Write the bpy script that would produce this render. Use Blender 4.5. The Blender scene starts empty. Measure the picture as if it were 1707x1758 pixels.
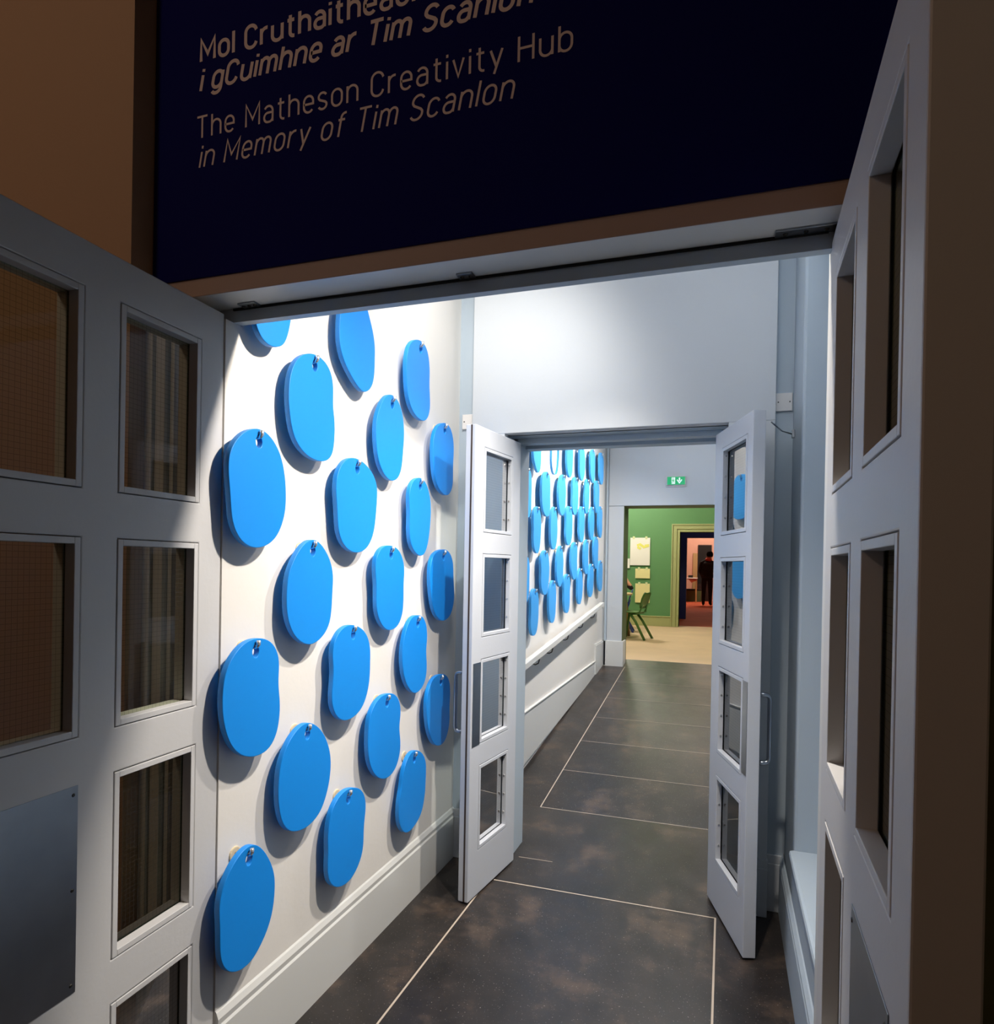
import bpy, bmesh, math, random
from mathutils import Vector, Matrix
random.seed(7)
SC = bpy.context.scene
COL = SC.collection
PI = math.pi
SC.view_settings.view_transform = 'Standard'
SC.view_settings.look = 'None'
SC.view_settings.exposure = 0.0
SC.view_settings.gamma = 1.0
SC.cycles.max_bounces = 10
SC.cycles.diffuse_bounces = 6
SC.cycles.transparent_max_bounces = 24
SC.cycles.sample_clamp_indirect = 4.0
SC.cycles.use_denoising = True
SC.cycles.caustics_reflective = False
SC.cycles.caustics_refractive = False

# ------------------------------------------------------------------ materials
def srgb(h):
    h = h.lstrip('#')
    c = [int(h[i:i+2], 16) / 255 for i in (0, 2, 4)]
    return tuple(x / 12.92 if x <= .04045 else ((x + .055) / 1.055) ** 2.4 for x in c) + (1,)

MATS = {}
def mat(name, col, rough=.5, metal=0., bump=0., bscale=60., vary=0., vscale=3., spec=.5, emit=None, estr=0.):
    if name in MATS: return MATS[name]
    m = bpy.data.materials.new(name); m.use_nodes = True
    nt = m.node_tree; b = nt.nodes['Principled BSDF']
    c = srgb(col) if isinstance(col, str) else tuple(col) + (1,)
    b.inputs['Base Color'].default_value = c
    b.inputs['Roughness'].default_value = rough
    b.inputs['Metallic'].default_value = metal
    b.inputs['Specular IOR Level'].default_value = spec
    tc = nt.nodes.new('ShaderNodeTexCoord')
    if vary:
        n = nt.nodes.new('ShaderNodeTexNoise'); n.inputs['Scale'].default_value = vscale; n.inputs['Detail'].default_value = 5
        nt.links.new(tc.outputs['Object'], n.inputs['Vector'])
        r = nt.nodes.new('ShaderNodeValToRGB')
        r.color_ramp.elements[0].position = .3; r.color_ramp.elements[1].position = .7
        r.color_ramp.elements[0].color = tuple(x * (1 - vary) for x in c[:3]) + (1,)
        r.color_ramp.elements[1].color = tuple(min(1, x * (1 + vary)) for x in c[:3]) + (1,)
        nt.links.new(n.outputs['Fac'], r.inputs['Fac']); nt.links.new(r.outputs['Color'], b.inputs['Base Color'])
    if bump:
        n2 = nt.nodes.new('ShaderNodeTexNoise'); n2.inputs['Scale'].default_value = bscale; n2.inputs['Detail'].default_value = 3
        nt.links.new(tc.outputs['Object'], n2.inputs['Vector'])
        bp = nt.nodes.new('ShaderNodeBump'); bp.inputs['Strength'].default_value = bump; bp.inputs['Distance'].default_value = .004
        nt.links.new(n2.outputs['Fac'], bp.inputs['Height']); nt.links.new(bp.outputs['Normal'], b.inputs['Normal'])
    if emit:
        b.inputs['Emission Color'].default_value = srgb(emit); b.inputs['Emission Strength'].default_value = estr
    MATS[name] = m
    return m

def glass_mat(name, tint, ior, wire=True, rough=.02, wk=.5):
    """Thin pane: transparent with Fresnel mirror, a fine embedded wire mesh drawn from object coordinates."""
    m = bpy.data.materials.new(name); m.use_nodes = True
    nt = m.node_tree; nt.nodes.clear()
    out = nt.nodes.new('ShaderNodeOutputMaterial')
    tr = nt.nodes.new('ShaderNodeBsdfTransparent'); tr.inputs['Color'].default_value = srgb(tint)
    gl = nt.nodes.new('ShaderNodeBsdfGlossy'); gl.inputs['Roughness'].default_value = rough
    fr = nt.nodes.new('ShaderNodeFresnel'); fr.inputs['IOR'].default_value = ior
    mx = nt.nodes.new('ShaderNodeMixShader')
    nt.links.new(fr.outputs['Fac'], mx.inputs['Fac']); nt.links.new(tr.outputs[0], mx.inputs[1]); nt.links.new(gl.outputs[0], mx.inputs[2])
    last = mx
    if wire:
        tc = nt.nodes.new('ShaderNodeTexCoord'); sp = nt.nodes.new('ShaderNodeSeparateXYZ')
        nt.links.new(tc.outputs['Object'], sp.inputs[0])
        lines = []
        for ax in ('X', 'Z'):
            d = nt.nodes.new('ShaderNodeMath'); d.operation = 'DIVIDE'; d.inputs[1].default_value = .0127
            f = nt.nodes.new('ShaderNodeMath'); f.operation = 'FRACT'
            l = nt.nodes.new('ShaderNodeMath'); l.operation = 'LESS_THAN'; l.inputs[1].default_value = .085
            nt.links.new(sp.outputs[ax], d.inputs[0]); nt.links.new(d.outputs[0], f.inputs[0]); nt.links.new(f.outputs[0], l.inputs[0])
            lines.append(l)
        mxm = nt.nodes.new('ShaderNodeMath'); mxm.operation = 'MAXIMUM'
        nt.links.new(lines[0].outputs[0], mxm.inputs[0]); nt.links.new(lines[1].outputs[0], mxm.inputs[1])
        sc = nt.nodes.new('ShaderNodeMath'); sc.operation = 'MULTIPLY'; sc.inputs[1].default_value = wk
        nt.links.new(mxm.outputs[0], sc.inputs[0])
        df = nt.nodes.new('ShaderNodeBsdfDiffuse'); df.inputs['Color'].default_value = (.05, .05, .05, 1)
        m2 = nt.nodes.new('ShaderNodeMixShader')
        nt.links.new(sc.outputs[0], m2.inputs['Fac']); nt.links.new(mx.outputs[0], m2.inputs[1]); nt.links.new(df.outputs[0], m2.inputs[2])
        last = m2
    nt.links.new(last.outputs[0], out.inputs['Surface'])
    return m

M_WHITE = mat('white_wall_paint', '#E6E2DC', .55, bump=.12, bscale=45)
M_PALE = mat('pale_blue_paint', '#C6CACE', .5, bump=.1, bscale=45)
M_BLUEGREY = mat('blue_grey_paint', '#AEBBC6', .5, bump=.1, bscale=45)
M_DOOR = mat('door_paint', '#C6CAD2', .38, bump=.08, bscale=70)
M_DOORN = mat('door_paint_near', '#CAC9C9', .42, bump=.08, bscale=70)
M_TRIM = mat('trim_paint', '#D6D6D3', .4, bump=.05, bscale=60)
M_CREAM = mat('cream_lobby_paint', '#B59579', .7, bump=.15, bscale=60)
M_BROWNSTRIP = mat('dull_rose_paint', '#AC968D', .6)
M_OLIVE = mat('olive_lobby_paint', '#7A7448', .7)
M_NAVY = mat('navy_panel', '#060A5C', .85, spec=.15)
M_LETTER = mat('letter_vinyl', '#DECBCB', .6)
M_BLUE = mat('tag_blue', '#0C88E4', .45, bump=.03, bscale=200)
M_BLUE_WASHED = mat('tag_blue_overexposed', '#3FA4EE', .45, bump=.03, bscale=200)  # same board blue, lightened to paint in the overexposure on the ramp wall
M_CHROME = mat('chrome', '#F0F0F0', .25, .85)
M_STEEL = mat('brushed_steel', '#9A9FA6', .28, 1., vary=.12, vscale=6)
M_DARKMETAL = mat('dark_metal', '#4A4844', .35, .9)
M_WOODDISC = mat('pale_wood_disc', '#D9C7A4', .6)
M_BLACK = mat('black_gap', '#0A0A0A', .8)
M_SEAL = mat('brown_seal', '#3C2F28', .7)
M_PLASTIC = mat('white_plastic', '#E4E0DD', .35)
M_GLASS = glass_mat('wired_glass', '#D8DCCB', 1.25, wk=.4)
M_GLASS2 = glass_mat('wired_glass_blue', '#DCE9EC', 1.6, wk=.2)
M_GLASS3 = glass_mat('wired_glass_mirror', '#A9B9BC', 3.2, wk=.2)
M_GREEN = mat('green_wall_paint', '#5A8C58', .6, bump=.1)
M_DKGREEN = mat('dark_green_reveal', '#4F5F3A', .6)
M_SAGE = mat('sage_trim', '#A9AE78', .5)
M_CARPET = mat('beige_floor', '#DDBF9E', .75, vary=.06, vscale=2)
M_PINKFLOOR = mat('rose_floor', '#B85F44', .8, vary=.08, vscale=2, spec=.1)
M_PINK = mat('pink_wall_paint', '#E2B29C', .6)
M_DEEPBLUE = mat('deep_blue_paint', '#10186E', .5)
M_PAPER = mat('paper', '#F7F4EC', .7)
M_PAPERY = mat('yellowed_paper', '#F1E7A8', .7)
M_YELLOW = mat('yellow_paint', '#F0EC7A', .6)
M_CLIP = mat('pale_clip', '#DDE3B0', .4)
M_CHAIRG = mat('green_plastic', '#42702F', .4)
M_CHAIRGL = mat('green_legs', '#4C7638', .45)
M_CHAIRB = mat('blue_plastic', '#24408F', .4)
M_WOOD = mat('pale_wood', '#D8B98A', .45, vary=.1, vscale=8)
M_WOODB = mat('brown_wood', '#9B7645', .5, vary=.1, vscale=8)
M_YLEG = mat('yellow_leg', '#D9A63A', .5)
M_SKIN = mat('skin', '#C68E6E', .55)
M_HAIR = mat('dark_hair', '#1C1412', .95, spec=.05)
M_CLOTH = mat('black_cloth', '#1B1615', .85)
M_RED = mat('red_collar', '#E2543E', .7)
M_BLACKBOARD = mat('black_board', '#2A1512', .6)
M_BEIGE = mat('beige_board', '#B79B6A', .6)

def floor_mat():
    m = bpy.data.materials.new('dark_polished_concrete'); m.use_nodes = True
    nt = m.node_tree; b = nt.nodes['Principled BSDF']
    tc = nt.nodes.new('ShaderNodeTexCoord')
    def noise(s, d, r=.6):
        n = nt.nodes.new('ShaderNodeTexNoise'); n.inputs['Scale'].default_value = s; n.inputs['Detail'].default_value = d; n.inputs['Roughness'].default_value = r
        nt.links.new(tc.outputs['Object'], n.inputs['Vector']); return n
    n1 = noise(2.2, 6); n2 = noise(9, 6, .65); n3 = noise(140, 2)
    r1 = nt.nodes.new('ShaderNodeValToRGB')
    e = r1.color_ramp.elements
    e[0].position = .40; e[0].color = srgb('#1B1817'); e[1].position = .64; e[1].color = srgb('#4E4036')
    x = r1.color_ramp.elements.new(.52); x.color = srgb('#292422')
    mxf = nt.nodes.new('ShaderNodeMix'); mxf.data_type = 'FLOAT'; mxf.inputs[0].default_value = .4
    nt.links.new(n1.outputs['Fac'], mxf.inputs[2]); nt.links.new(n2.outputs['Fac'], mxf.inputs[3])
    nt.links.new(mxf.outputs[0], r1.inputs['Fac'])
    # tiny pale specks
    r3 = nt.nodes.new('ShaderNodeValToRGB'); r3.color_ramp.elements[0].position = .665; r3.color_ramp.elements[1].position = .73
    r3.color_ramp.elements[0].color = (0, 0, 0, 1); r3.color_ramp.elements[1].color = (.6, .6, .6, 1)
    nt.links.new(n3.outputs['Fac'], r3.inputs['Fac'])
    mc = nt.nodes.new('ShaderNodeMix'); mc.data_type = 'RGBA'
    nt.links.new(r3.outputs['Color'], mc.inputs[0]); nt.links.new(r1.outputs['Color'], mc.inputs[6]); mc.inputs[7].default_value = srgb('#B8AFA4')
    nt.links.new(mc.outputs[2], b.inputs['Base Color'])
    rr = nt.nodes.new('ShaderNodeMapRange'); rr.inputs[1].default_value = .3; rr.inputs[2].default_value = .7; rr.inputs[3].default_value = .30; rr.inputs[4].default_value = .40
    nt.links.new(n2.outputs['Fac'], rr.inputs[0]); nt.links.new(rr.outputs[0], b.inputs['Roughness'])
    bp = nt.nodes.new('ShaderNodeBump'); bp.inputs['Strength'].default_value = .02; bp.inputs['Distance'].default_value = .003
    nt.links.new(n2.outputs['Fac'], bp.inputs['Height']); nt.links.new(bp.outputs['Normal'], b.inputs['Normal'])
    b.inputs['Specular IOR Level'].default_value = .45
    return m
M_FLOOR = floor_mat()
M_JOINT = mat('floor_joint', '#B8AA9A', .5)

# ------------------------------------------------------------------ mesh helpers
def new_mesh(name, verts, faces, m, parent=None, smooth=False, mats=None, fm=None):
    me = bpy.data.meshes.new(name); me.from_pydata(verts, [], faces); me.update()
    for x in (mats or [m]): me.materials.append(x)
    if fm:
        for p, i in zip(me.polygons, fm): p.material_index = i
    o = bpy.data.objects.new(name, me); COL.objects.link(o)
    if parent: o.parent = parent
    if smooth:
        for p in me.polygons: p.use_smooth = True
    return o

class MB:
    def __init__(s): s.v = []; s.f = []; s.mi = []
    def add(s, v, f, mi=0):
        n = len(s.v); s.v += [tuple(x) for x in v]; s.f += [tuple(i + n for i in q) for q in f]; s.mi += [mi] * len(f); return s
    def box(s, x0, x1, y0, y1, z0, z1, mi=0):
        v = [(x0, y0, z0), (x1, y0, z0), (x1, y1, z0), (x0, y1, z0), (x0, y0, z1), (x1, y0, z1), (x1, y1, z1), (x0, y1, z1)]
        return s.add(v, [(3, 2, 1, 0), (4, 5, 6, 7), (0, 1, 5, 4), (1, 2, 6, 5), (2, 3, 7, 6), (3, 0, 4, 7)], mi)
    def prism(s, poly, axis, a, b, mi=0):
        """poly: 2-D points, extruded along axis ('x','y','z') from a to b"""
        def mk(p, t):
            if axis == 'x': return (t, p[0], p[1])
            if axis == 'y': return (p[0], t, p[1])
            return (p[0], p[1], t)
        n = len(poly)
        v = [mk(p, a) for p in poly] + [mk(p, b) for p in poly]
        f = [tuple(range(n))[::-1], tuple(range(n, 2 * n))] + [(i, (i + 1) % n, n + (i + 1) % n, n + i) for i in range(n)]
        return s.add(v, f, mi)
    def tube(s, pts, r, seg=10, mi=0, cap=True):
        pts = [Vector(p) for p in pts]; rings = []
        rr = r if isinstance(r, (list, tuple)) else [r] * len(pts)
        up = None
        for i, p in enumerate(pts):
            d = ((pts[min(i + 1, len(pts) - 1)] - p).normalized() + (p - pts[max(i - 1, 0)]).normalized())
            d = d.normalized() if d.length > 1e-6 else Vector((0, 0, 1))
            if up is None:
                up = d.orthogonal().normalized()
            a = (up - d * up.dot(d)).normalized(); b = d.cross(a); up = a
            rings.append([p + (a * math.cos(2 * PI * k / seg) + b * math.sin(2 * PI * k / seg)) * rr[i] for k in range(seg)])
        v = [x for q in rings for x in q]; f = []
        for i in range(len(pts) - 1):
            for k in range(seg):
                f.append((i * seg + k, i * seg + (k + 1) % seg, (i + 1) * seg + (k + 1) % seg, (i + 1) * seg + k))
        if cap: f += [tuple(range(seg))[::-1], tuple(range((len(pts) - 1) * seg, len(pts) * seg))]
        return s.add(v, f, mi)
    def build(s, name, m, parent=None, bevel=0., smooth=False):
        mats = m if isinstance(m, list) else [m]
        o = new_mesh(name, s.v, s.f, None, parent, smooth, mats, s.mi)
        bm = bmesh.new(); bm.from_mesh(o.data); bmesh.ops.recalc_face_normals(bm, faces=bm.faces); bm.to_mesh(o.data); bm.free()
        if bevel:
            b = o.modifiers.new('bevel', 'BEVEL'); b.width = bevel; b.segments = 2; b.limit_method = 'ANGLE'; b.angle_limit = math.radians(40)
        return o

def tag(o, label, cat=None, group=None, kind=None):
    o['label'] = label
    if cat: o['category'] = cat
    if group: o['group'] = group
    if kind: o['kind'] = kind
    return o
def struct(o, label=None):
    o['kind'] = 'structure'
    if label: o['label'] = label
    return o
def empty(name, loc=(0, 0, 0), rz=0.):
    o = bpy.data.objects.new(name, None); COL.objects.link(o); o.location = loc; o.rotation_euler = (0, 0, rz); o.empty_display_size = .1
    return o
def copy_tree(o, parent=None):
    c = o.copy(); COL.objects.link(c)
    if parent: c.parent = parent
    for ch in [x for x in COL.objects if x.parent == o]: copy_tree(ch, c)
    return c

# ------------------------------------------------------------------ camera (solved from the photograph's vanishing points)
F, PX, PY, YAW, PIT, ROL = 1145.15, 852.60, 978.00, .3312, .0051, .0181
fw = Vector((-math.sin(YAW) * math.cos(PIT), math.cos(YAW) * math.cos(PIT), -math.sin(PIT)))
rt = Vector((math.cos(YAW), math.sin(YAW), 0)); up_ = rt.cross(fw)
c_, s_ = math.cos(ROL), math.sin(ROL)
rt, up_ = rt * c_ + up_ * s_, up_ * c_ - rt * s_
cd = bpy.data.cameras.new('camera'); cam = bpy.data.objects.new('camera', cd); COL.objects.link(cam)
mw = Matrix((rt, up_, -fw)).transposed().to_4x4(); mw.translation = Vector((0, 0, 1.6)); cam.matrix_world = mw
cd.sensor_fit = 'HORIZONTAL'; cd.sensor_width = 36; cd.lens = F / 1707 * 36
cd.shift_x = (853.5 - PX) / 1707; cd.shift_y = (PY - 879) / 1707; cd.clip_start = .05
SC.camera = cam

OUT = {
'A1':((1.695,2.450),0.000,[(-0.034,0.132),(0.029,0.180),(0.087,0.169),(0.123,0.097),(0.129,0.025),(0.122,-0.045),(0.102,-0.111),(0.073,-0.155),(0.035,-0.171),(-0.029,-0.180),(-0.081,-0.162),(-0.112,-0.126),(-0.129,-0.063),(-0.122,0.026),(-0.085,0.087)]),
'A2':((2.238,2.460),0.000,[(-0.051,0.169),(0.002,0.180),(0.053,0.160),(0.093,0.103),(0.114,0.067),(0.130,0.017),(0.129,-0.032),(0.130,-0.074),(0.115,-0.139),(0.065,-0.180),(0.021,-0.180),(-0.040,-0.148),(-0.093,-0.106),(-0.123,-0.058),(-0.130,-0.005),(-0.127,0.051),(-0.112,0.107),(-0.085,0.145)]),
'A3':((1.954,2.136),0.006,[(-0.031,0.172),(0.018,0.180),(0.068,0.172),(0.105,0.145),(0.119,0.107),(0.122,0.066),(0.119,0.030),(0.131,-0.009),(0.135,-0.062),(0.129,-0.123),(0.114,-0.155),(0.083,-0.173),(0.038,-0.180),(-0.021,-0.174),(-0.068,-0.154),(-0.105,-0.120),(-0.124,-0.070),(-0.134,-0.018),(-0.135,0.029),(-0.128,0.074),(-0.111,0.111),(-0.081,0.145)]),
'A4':((2.773,2.448),0.012,[(-0.041,0.167),(0.019,0.180),(0.074,0.167),(0.103,0.125),(0.115,0.073),(0.114,0.010),(0.119,-0.036),(0.127,-0.089),(0.114,-0.139),(0.079,-0.172),(0.034,-0.180),(-0.036,-0.169),(-0.088,-0.132),(-0.114,-0.080),(-0.125,-0.009),(-0.127,0.048),(-0.113,0.104),(-0.082,0.143)]),
'A5':((1.680,1.822),-0.002,[(-0.011,0.180),(0.028,0.177),(0.068,0.156),(0.102,0.118),(0.124,0.063),(0.132,0.011),(0.132,-0.053),(0.116,-0.101),(0.094,-0.137),(0.060,-0.164),(0.013,-0.180),(-0.032,-0.180),(-0.072,-0.164),(-0.100,-0.134),(-0.115,-0.097),(-0.120,-0.050),(-0.126,-0.004),(-0.132,0.047),(-0.126,0.090),(-0.103,0.127),(-0.062,0.162)]),
'A6':((2.255,1.822),-0.006,[(-0.047,0.180),(0.014,0.180),(0.078,0.160),(0.125,0.130),(0.151,0.086),(0.149,0.025),(0.138,-0.057),(0.120,-0.112),(0.075,-0.161),(0.013,-0.180),(-0.041,-0.177),(-0.094,-0.154),(-0.127,-0.112),(-0.136,-0.063),(-0.141,-0.015),(-0.151,0.045),(-0.147,0.094),(-0.126,0.134),(-0.093,0.163)]),
'A7':((2.511,2.131),0.011,[(-0.004,0.180),(0.049,0.174),(0.093,0.141),(0.117,0.085),(0.124,0.028),(0.116,-0.046),(0.106,-0.113),(0.077,-0.160),(0.032,-0.180),(-0.013,-0.179),(-0.063,-0.154),(-0.100,-0.109),(-0.118,-0.051),(-0.124,0.015),(-0.113,0.071),(-0.080,0.126),(-0.046,0.161)]),
'A8':((3.070,2.133),0.007,[(-0.015,0.175),(0.048,0.180),(0.099,0.152),(0.125,0.098),(0.128,0.043),(0.122,-0.022),(0.125,-0.090),(0.116,-0.134),(0.074,-0.174),(0.021,-0.180),(-0.051,-0.158),(-0.099,-0.111),(-0.121,-0.042),(-0.128,0.021),(-0.121,0.086),(-0.084,0.141)]),
'A9':((2.812,1.828),-0.005,[(-0.020,0.180),(0.033,0.174),(0.081,0.141),(0.112,0.076),(0.115,0.005),(0.104,-0.068),(0.083,-0.132),(0.048,-0.173),(0.003,-0.180),(-0.050,-0.164),(-0.094,-0.124),(-0.108,-0.065),(-0.107,0.003),(-0.115,0.062),(-0.112,0.114),(-0.080,0.156)]),
'B1':((1.960,1.499),0.006,[(0.005,0.180),(0.045,0.170),(0.087,0.139),(0.120,0.098),(0.135,0.050),(0.131,-0.004),(0.128,-0.064),(0.116,-0.117),(0.080,-0.155),(0.030,-0.177),(-0.009,-0.180),(-0.047,-0.169),(-0.093,-0.139),(-0.125,-0.088),(-0.135,-0.038),(-0.134,0.010),(-0.129,0.053),(-0.108,0.096),(-0.074,0.138),(-0.037,0.167)]),
'B2':((2.532,1.500),0.002,[(-0.009,0.180),(0.051,0.172),(0.099,0.141),(0.128,0.087),(0.123,0.021),(0.125,-0.052),(0.117,-0.116),(0.079,-0.164),(0.026,-0.180),(-0.026,-0.176),(-0.077,-0.146),(-0.110,-0.096),(-0.118,-0.042),(-0.117,0.012),(-0.128,0.066),(-0.127,0.119),(-0.094,0.160),(-0.053,0.176)]),
'B3':((3.085,1.503),0.005,[(0.008,0.180),(0.072,0.173),(0.129,0.136),(0.149,0.079),(0.152,0.027),(0.166,-0.026),(0.162,-0.096),(0.120,-0.155),(0.045,-0.180),(-0.018,-0.176),(-0.090,-0.142),(-0.131,-0.083),(-0.157,-0.009),(-0.166,0.063),(-0.149,0.127),(-0.093,0.165)]),
'B4':((1.670,1.186),0.008,[(0.023,0.180),(0.062,0.172),(0.099,0.148),(0.120,0.111),(0.123,0.074),(0.119,0.032),(0.125,-0.006),(0.131,-0.049),(0.127,-0.091),(0.114,-0.136),(0.079,-0.172),(0.032,-0.180),(-0.014,-0.174),(-0.058,-0.154),(-0.093,-0.119),(-0.114,-0.078),(-0.128,-0.028),(-0.131,0.025),(-0.125,0.075),(-0.109,0.115),(-0.072,0.154),(-0.030,0.176)]),
'B5':((2.235,1.185),0.004,[(0.005,0.179),(0.061,0.162),(0.107,0.132),(0.135,0.082),(0.137,0.021),(0.136,-0.039),(0.121,-0.097),(0.084,-0.150),(0.029,-0.175),(-0.031,-0.180),(-0.077,-0.168),(-0.117,-0.135),(-0.137,-0.083),(-0.131,-0.029),(-0.127,0.025),(-0.136,0.081),(-0.125,0.129),(-0.087,0.165),(-0.042,0.180)]),
'B6':((2.784,1.189),0.022,[(0.025,0.180),(0.079,0.167),(0.117,0.125),(0.128,0.060),(0.117,0.005),(0.129,-0.061),(0.124,-0.116),(0.092,-0.159),(0.030,-0.180),(-0.022,-0.171),(-0.083,-0.123),(-0.118,-0.058),(-0.129,0.018),(-0.115,0.083),(-0.085,0.140),(-0.036,0.175)]),
'B7':((3.064,0.875),0.020,[(0.025,0.180),(0.089,0.165),(0.134,0.122),(0.144,0.051),(0.136,-0.009),(0.143,-0.071),(0.124,-0.136),(0.072,-0.180),(-0.001,-0.179),(-0.062,-0.147),(-0.113,-0.082),(-0.139,-0.003),(-0.144,0.070),(-0.122,0.131),(-0.066,0.175)]),
'B8':((2.508,0.870),0.013,[(0.037,0.180),(0.091,0.163),(0.131,0.123),(0.141,0.066),(0.127,0.018),(0.142,-0.044),(0.140,-0.102),(0.103,-0.158),(0.043,-0.180),(-0.023,-0.170),(-0.080,-0.137),(-0.122,-0.084),(-0.141,-0.022),(-0.142,0.045),(-0.135,0.103),(-0.103,0.150),(-0.042,0.180)]),
'B9':((1.949,0.869),0.003,[(0.015,0.177),(0.065,0.152),(0.112,0.105),(0.144,0.043),(0.151,-0.012),(0.136,-0.083),(0.090,-0.154),(0.019,-0.180),(-0.040,-0.176),(-0.087,-0.160),(-0.123,-0.125),(-0.142,-0.079),(-0.151,-0.021),(-0.147,0.050),(-0.139,0.079),(-0.108,0.130),(-0.065,0.164),(-0.024,0.180)]),
'B10':((2.786,0.561),0.008,[(0.021,0.180),(0.084,0.154),(0.132,0.105),(0.140,0.047),(0.134,-0.015),(0.137,-0.033),(0.111,-0.116),(0.075,-0.152),(0.021,-0.173),(-0.040,-0.180),(-0.083,-0.164),(-0.127,-0.119),(-0.140,-0.054),(-0.131,0.012),(-0.116,0.039),(-0.105,0.095),(-0.080,0.148),(-0.031,0.180)]),
'B11':((2.223,0.562),0.001,[(0.040,0.171),(0.092,0.149),(0.126,0.108),(0.135,0.058),(0.123,0.008),(0.121,-0.059),(0.114,-0.110),(0.076,-0.155),(0.027,-0.180),(-0.040,-0.177),(-0.086,-0.157),(-0.121,-0.122),(-0.134,-0.073),(-0.130,-0.020),(-0.135,0.038),(-0.128,0.090),(-0.107,0.139),(-0.062,0.171),(-0.009,0.180)]),
'B12':((1.664,0.560),-0.001,[(0.017,0.180),(0.061,0.147),(0.099,0.094),(0.122,0.041),(0.125,-0.010),(0.116,-0.071),(0.092,-0.119),(0.060,-0.151),(0.022,-0.177),(-0.024,-0.180),(-0.068,-0.165),(-0.097,-0.139),(-0.115,-0.101),(-0.119,-0.055),(-0.120,-0.006),(-0.125,0.045),(-0.119,0.082),(-0.096,0.125),(-0.061,0.160),(-0.025,0.178)]),
}
# ------------------------------------------------------------------ setting
XW = -1.40          # left corridor wall
RS, RY0, RY1 = .105, 4.304, 8.2    # ramp slope, start, end
FZ = RS * (RY1 - RY0)              # upper floor level
rz_ = lambda y: RS * (y - RY0)

# floor with its pale joints
mb = MB()
mb.add([(-4, -3, 0), (3, -3, 0), (3, RY0, 0), (-4, RY0, 0)], [(0, 1, 2, 3)])
mb.add([(-4, RY0, 0), (3, RY0, 0), (3, RY1 + .36, rz_(RY1 + .36)), (-4, RY1 + .36, rz_(RY1 + .36))], [(0, 1, 2, 3)])
def joint(a, b, w, mi=1):
    a = Vector(a); b = Vector(b); d = (b - a).normalized(); n = Vector((-d.y, d.x, 0)).normalized() * w / 2
    e = Vector((0, 0, .0012))
    mb.add([a - n + e, b - n + e, b + n + e, a + n + e], [(0, 1, 2, 3)], mi)
joint((-1.117, -1, 0), (-1.117, 3.05, 0), .008)
joint((-.016, -1, 0), (-.016, 3.225, 0), .008)
joint((-1.09, 3.216, 0), (-.012, 3.228, 0), .008)
joint((-1.05, 3.52, 0), (-.86, 3.525, 0), .004)
joint((-1.139, RY0, 0), (.25, RY0 + .012, 0), .007)
joint((-1.139, RY0, 0), (-1.139, RY1 - .02, rz_(RY1 - .02)), .007)
for k in range(1, 7):
    y = RY0 + .64 * k
    if y < RY1: joint((-1.139, y, rz_(y)), (.25, y, rz_(y)), .0065)
o = mb.build('floor', [M_FLOOR, M_JOINT]); struct(o, 'dark polished concrete floor with pale joints rising as a ramp')

# lobby shell around the camera
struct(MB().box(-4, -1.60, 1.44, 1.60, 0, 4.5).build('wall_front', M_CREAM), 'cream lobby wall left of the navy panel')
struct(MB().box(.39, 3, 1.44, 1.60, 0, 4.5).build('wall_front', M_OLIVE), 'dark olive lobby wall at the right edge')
struct(MB().box(-1.60, .39, 1.517, 1.67, 2.397, 4.5).build('wall_front', M_BROWNSTRIP), 'wall over the near double doorway')
struct(MB().box(-4.1, -4, -3, 1.6, 0, 4.5).build('wall_left', M_CREAM))
struct(MB().box(3, 3.1, -3, 1.6, 0, 4.5).build('wall_right', M_OLIVE))
struct(MB().box(-4.1, 3.1, -3.1, -3, 0, 4.5).build('wall_back', M_CREAM))
struct(MB().box(-4.1, 3.1, -3.1, 1.6, 4.5, 4.6).build('ceiling', M_CREAM))

# near door frame: rose front strip, grey soffit rebate, stops, moulded left reveal
mb = MB()
mb.box(-1.60, .39, 1.517, 1.519, 2.352, 2.397, 1)
mb.box(-1.60, .39, 1.519, 1.67, 2.352, 2.397, 0)
mb.box(-1.60, -1.49, 1.519, 1.589, 0, 2.352, 0); mb.box(-1.60, -1.49, 1.589, 1.655, 2.312, 2.352, 0)
mb.box(.262, .39, 1.519, 1.67, 0, 2.352, 0)
mb.box(-1.48, .262, 1.624, 1.652, 2.311, 2.352, 2)
mb.box(.208, .262, 1.624, 1.67, 0, 2.352, 0)
for (x0, x1, y) in [(-1.598, -1.572, 1.492), (-1.566, -1.552, 1.50), (-1.546, -1.520, 1.488), (-1.514, -1.500, 1.502)]:
    mb.box(x0, x1, y, 1.52, 0, 2.352, 0)
struct(mb.build('trim_1', [M_TRIM, M_BROWNSTRIP, M_BLUEGREY], bevel=.002), 'painted frame of the near double doorway')
mb = MB(); mb.box(-1.40, .2, 1.6195, 1.6245, 2.345, 2.3515)
struct(mb.build('trim_2', M_BLACK), 'dark seal line under the door head')

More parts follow.
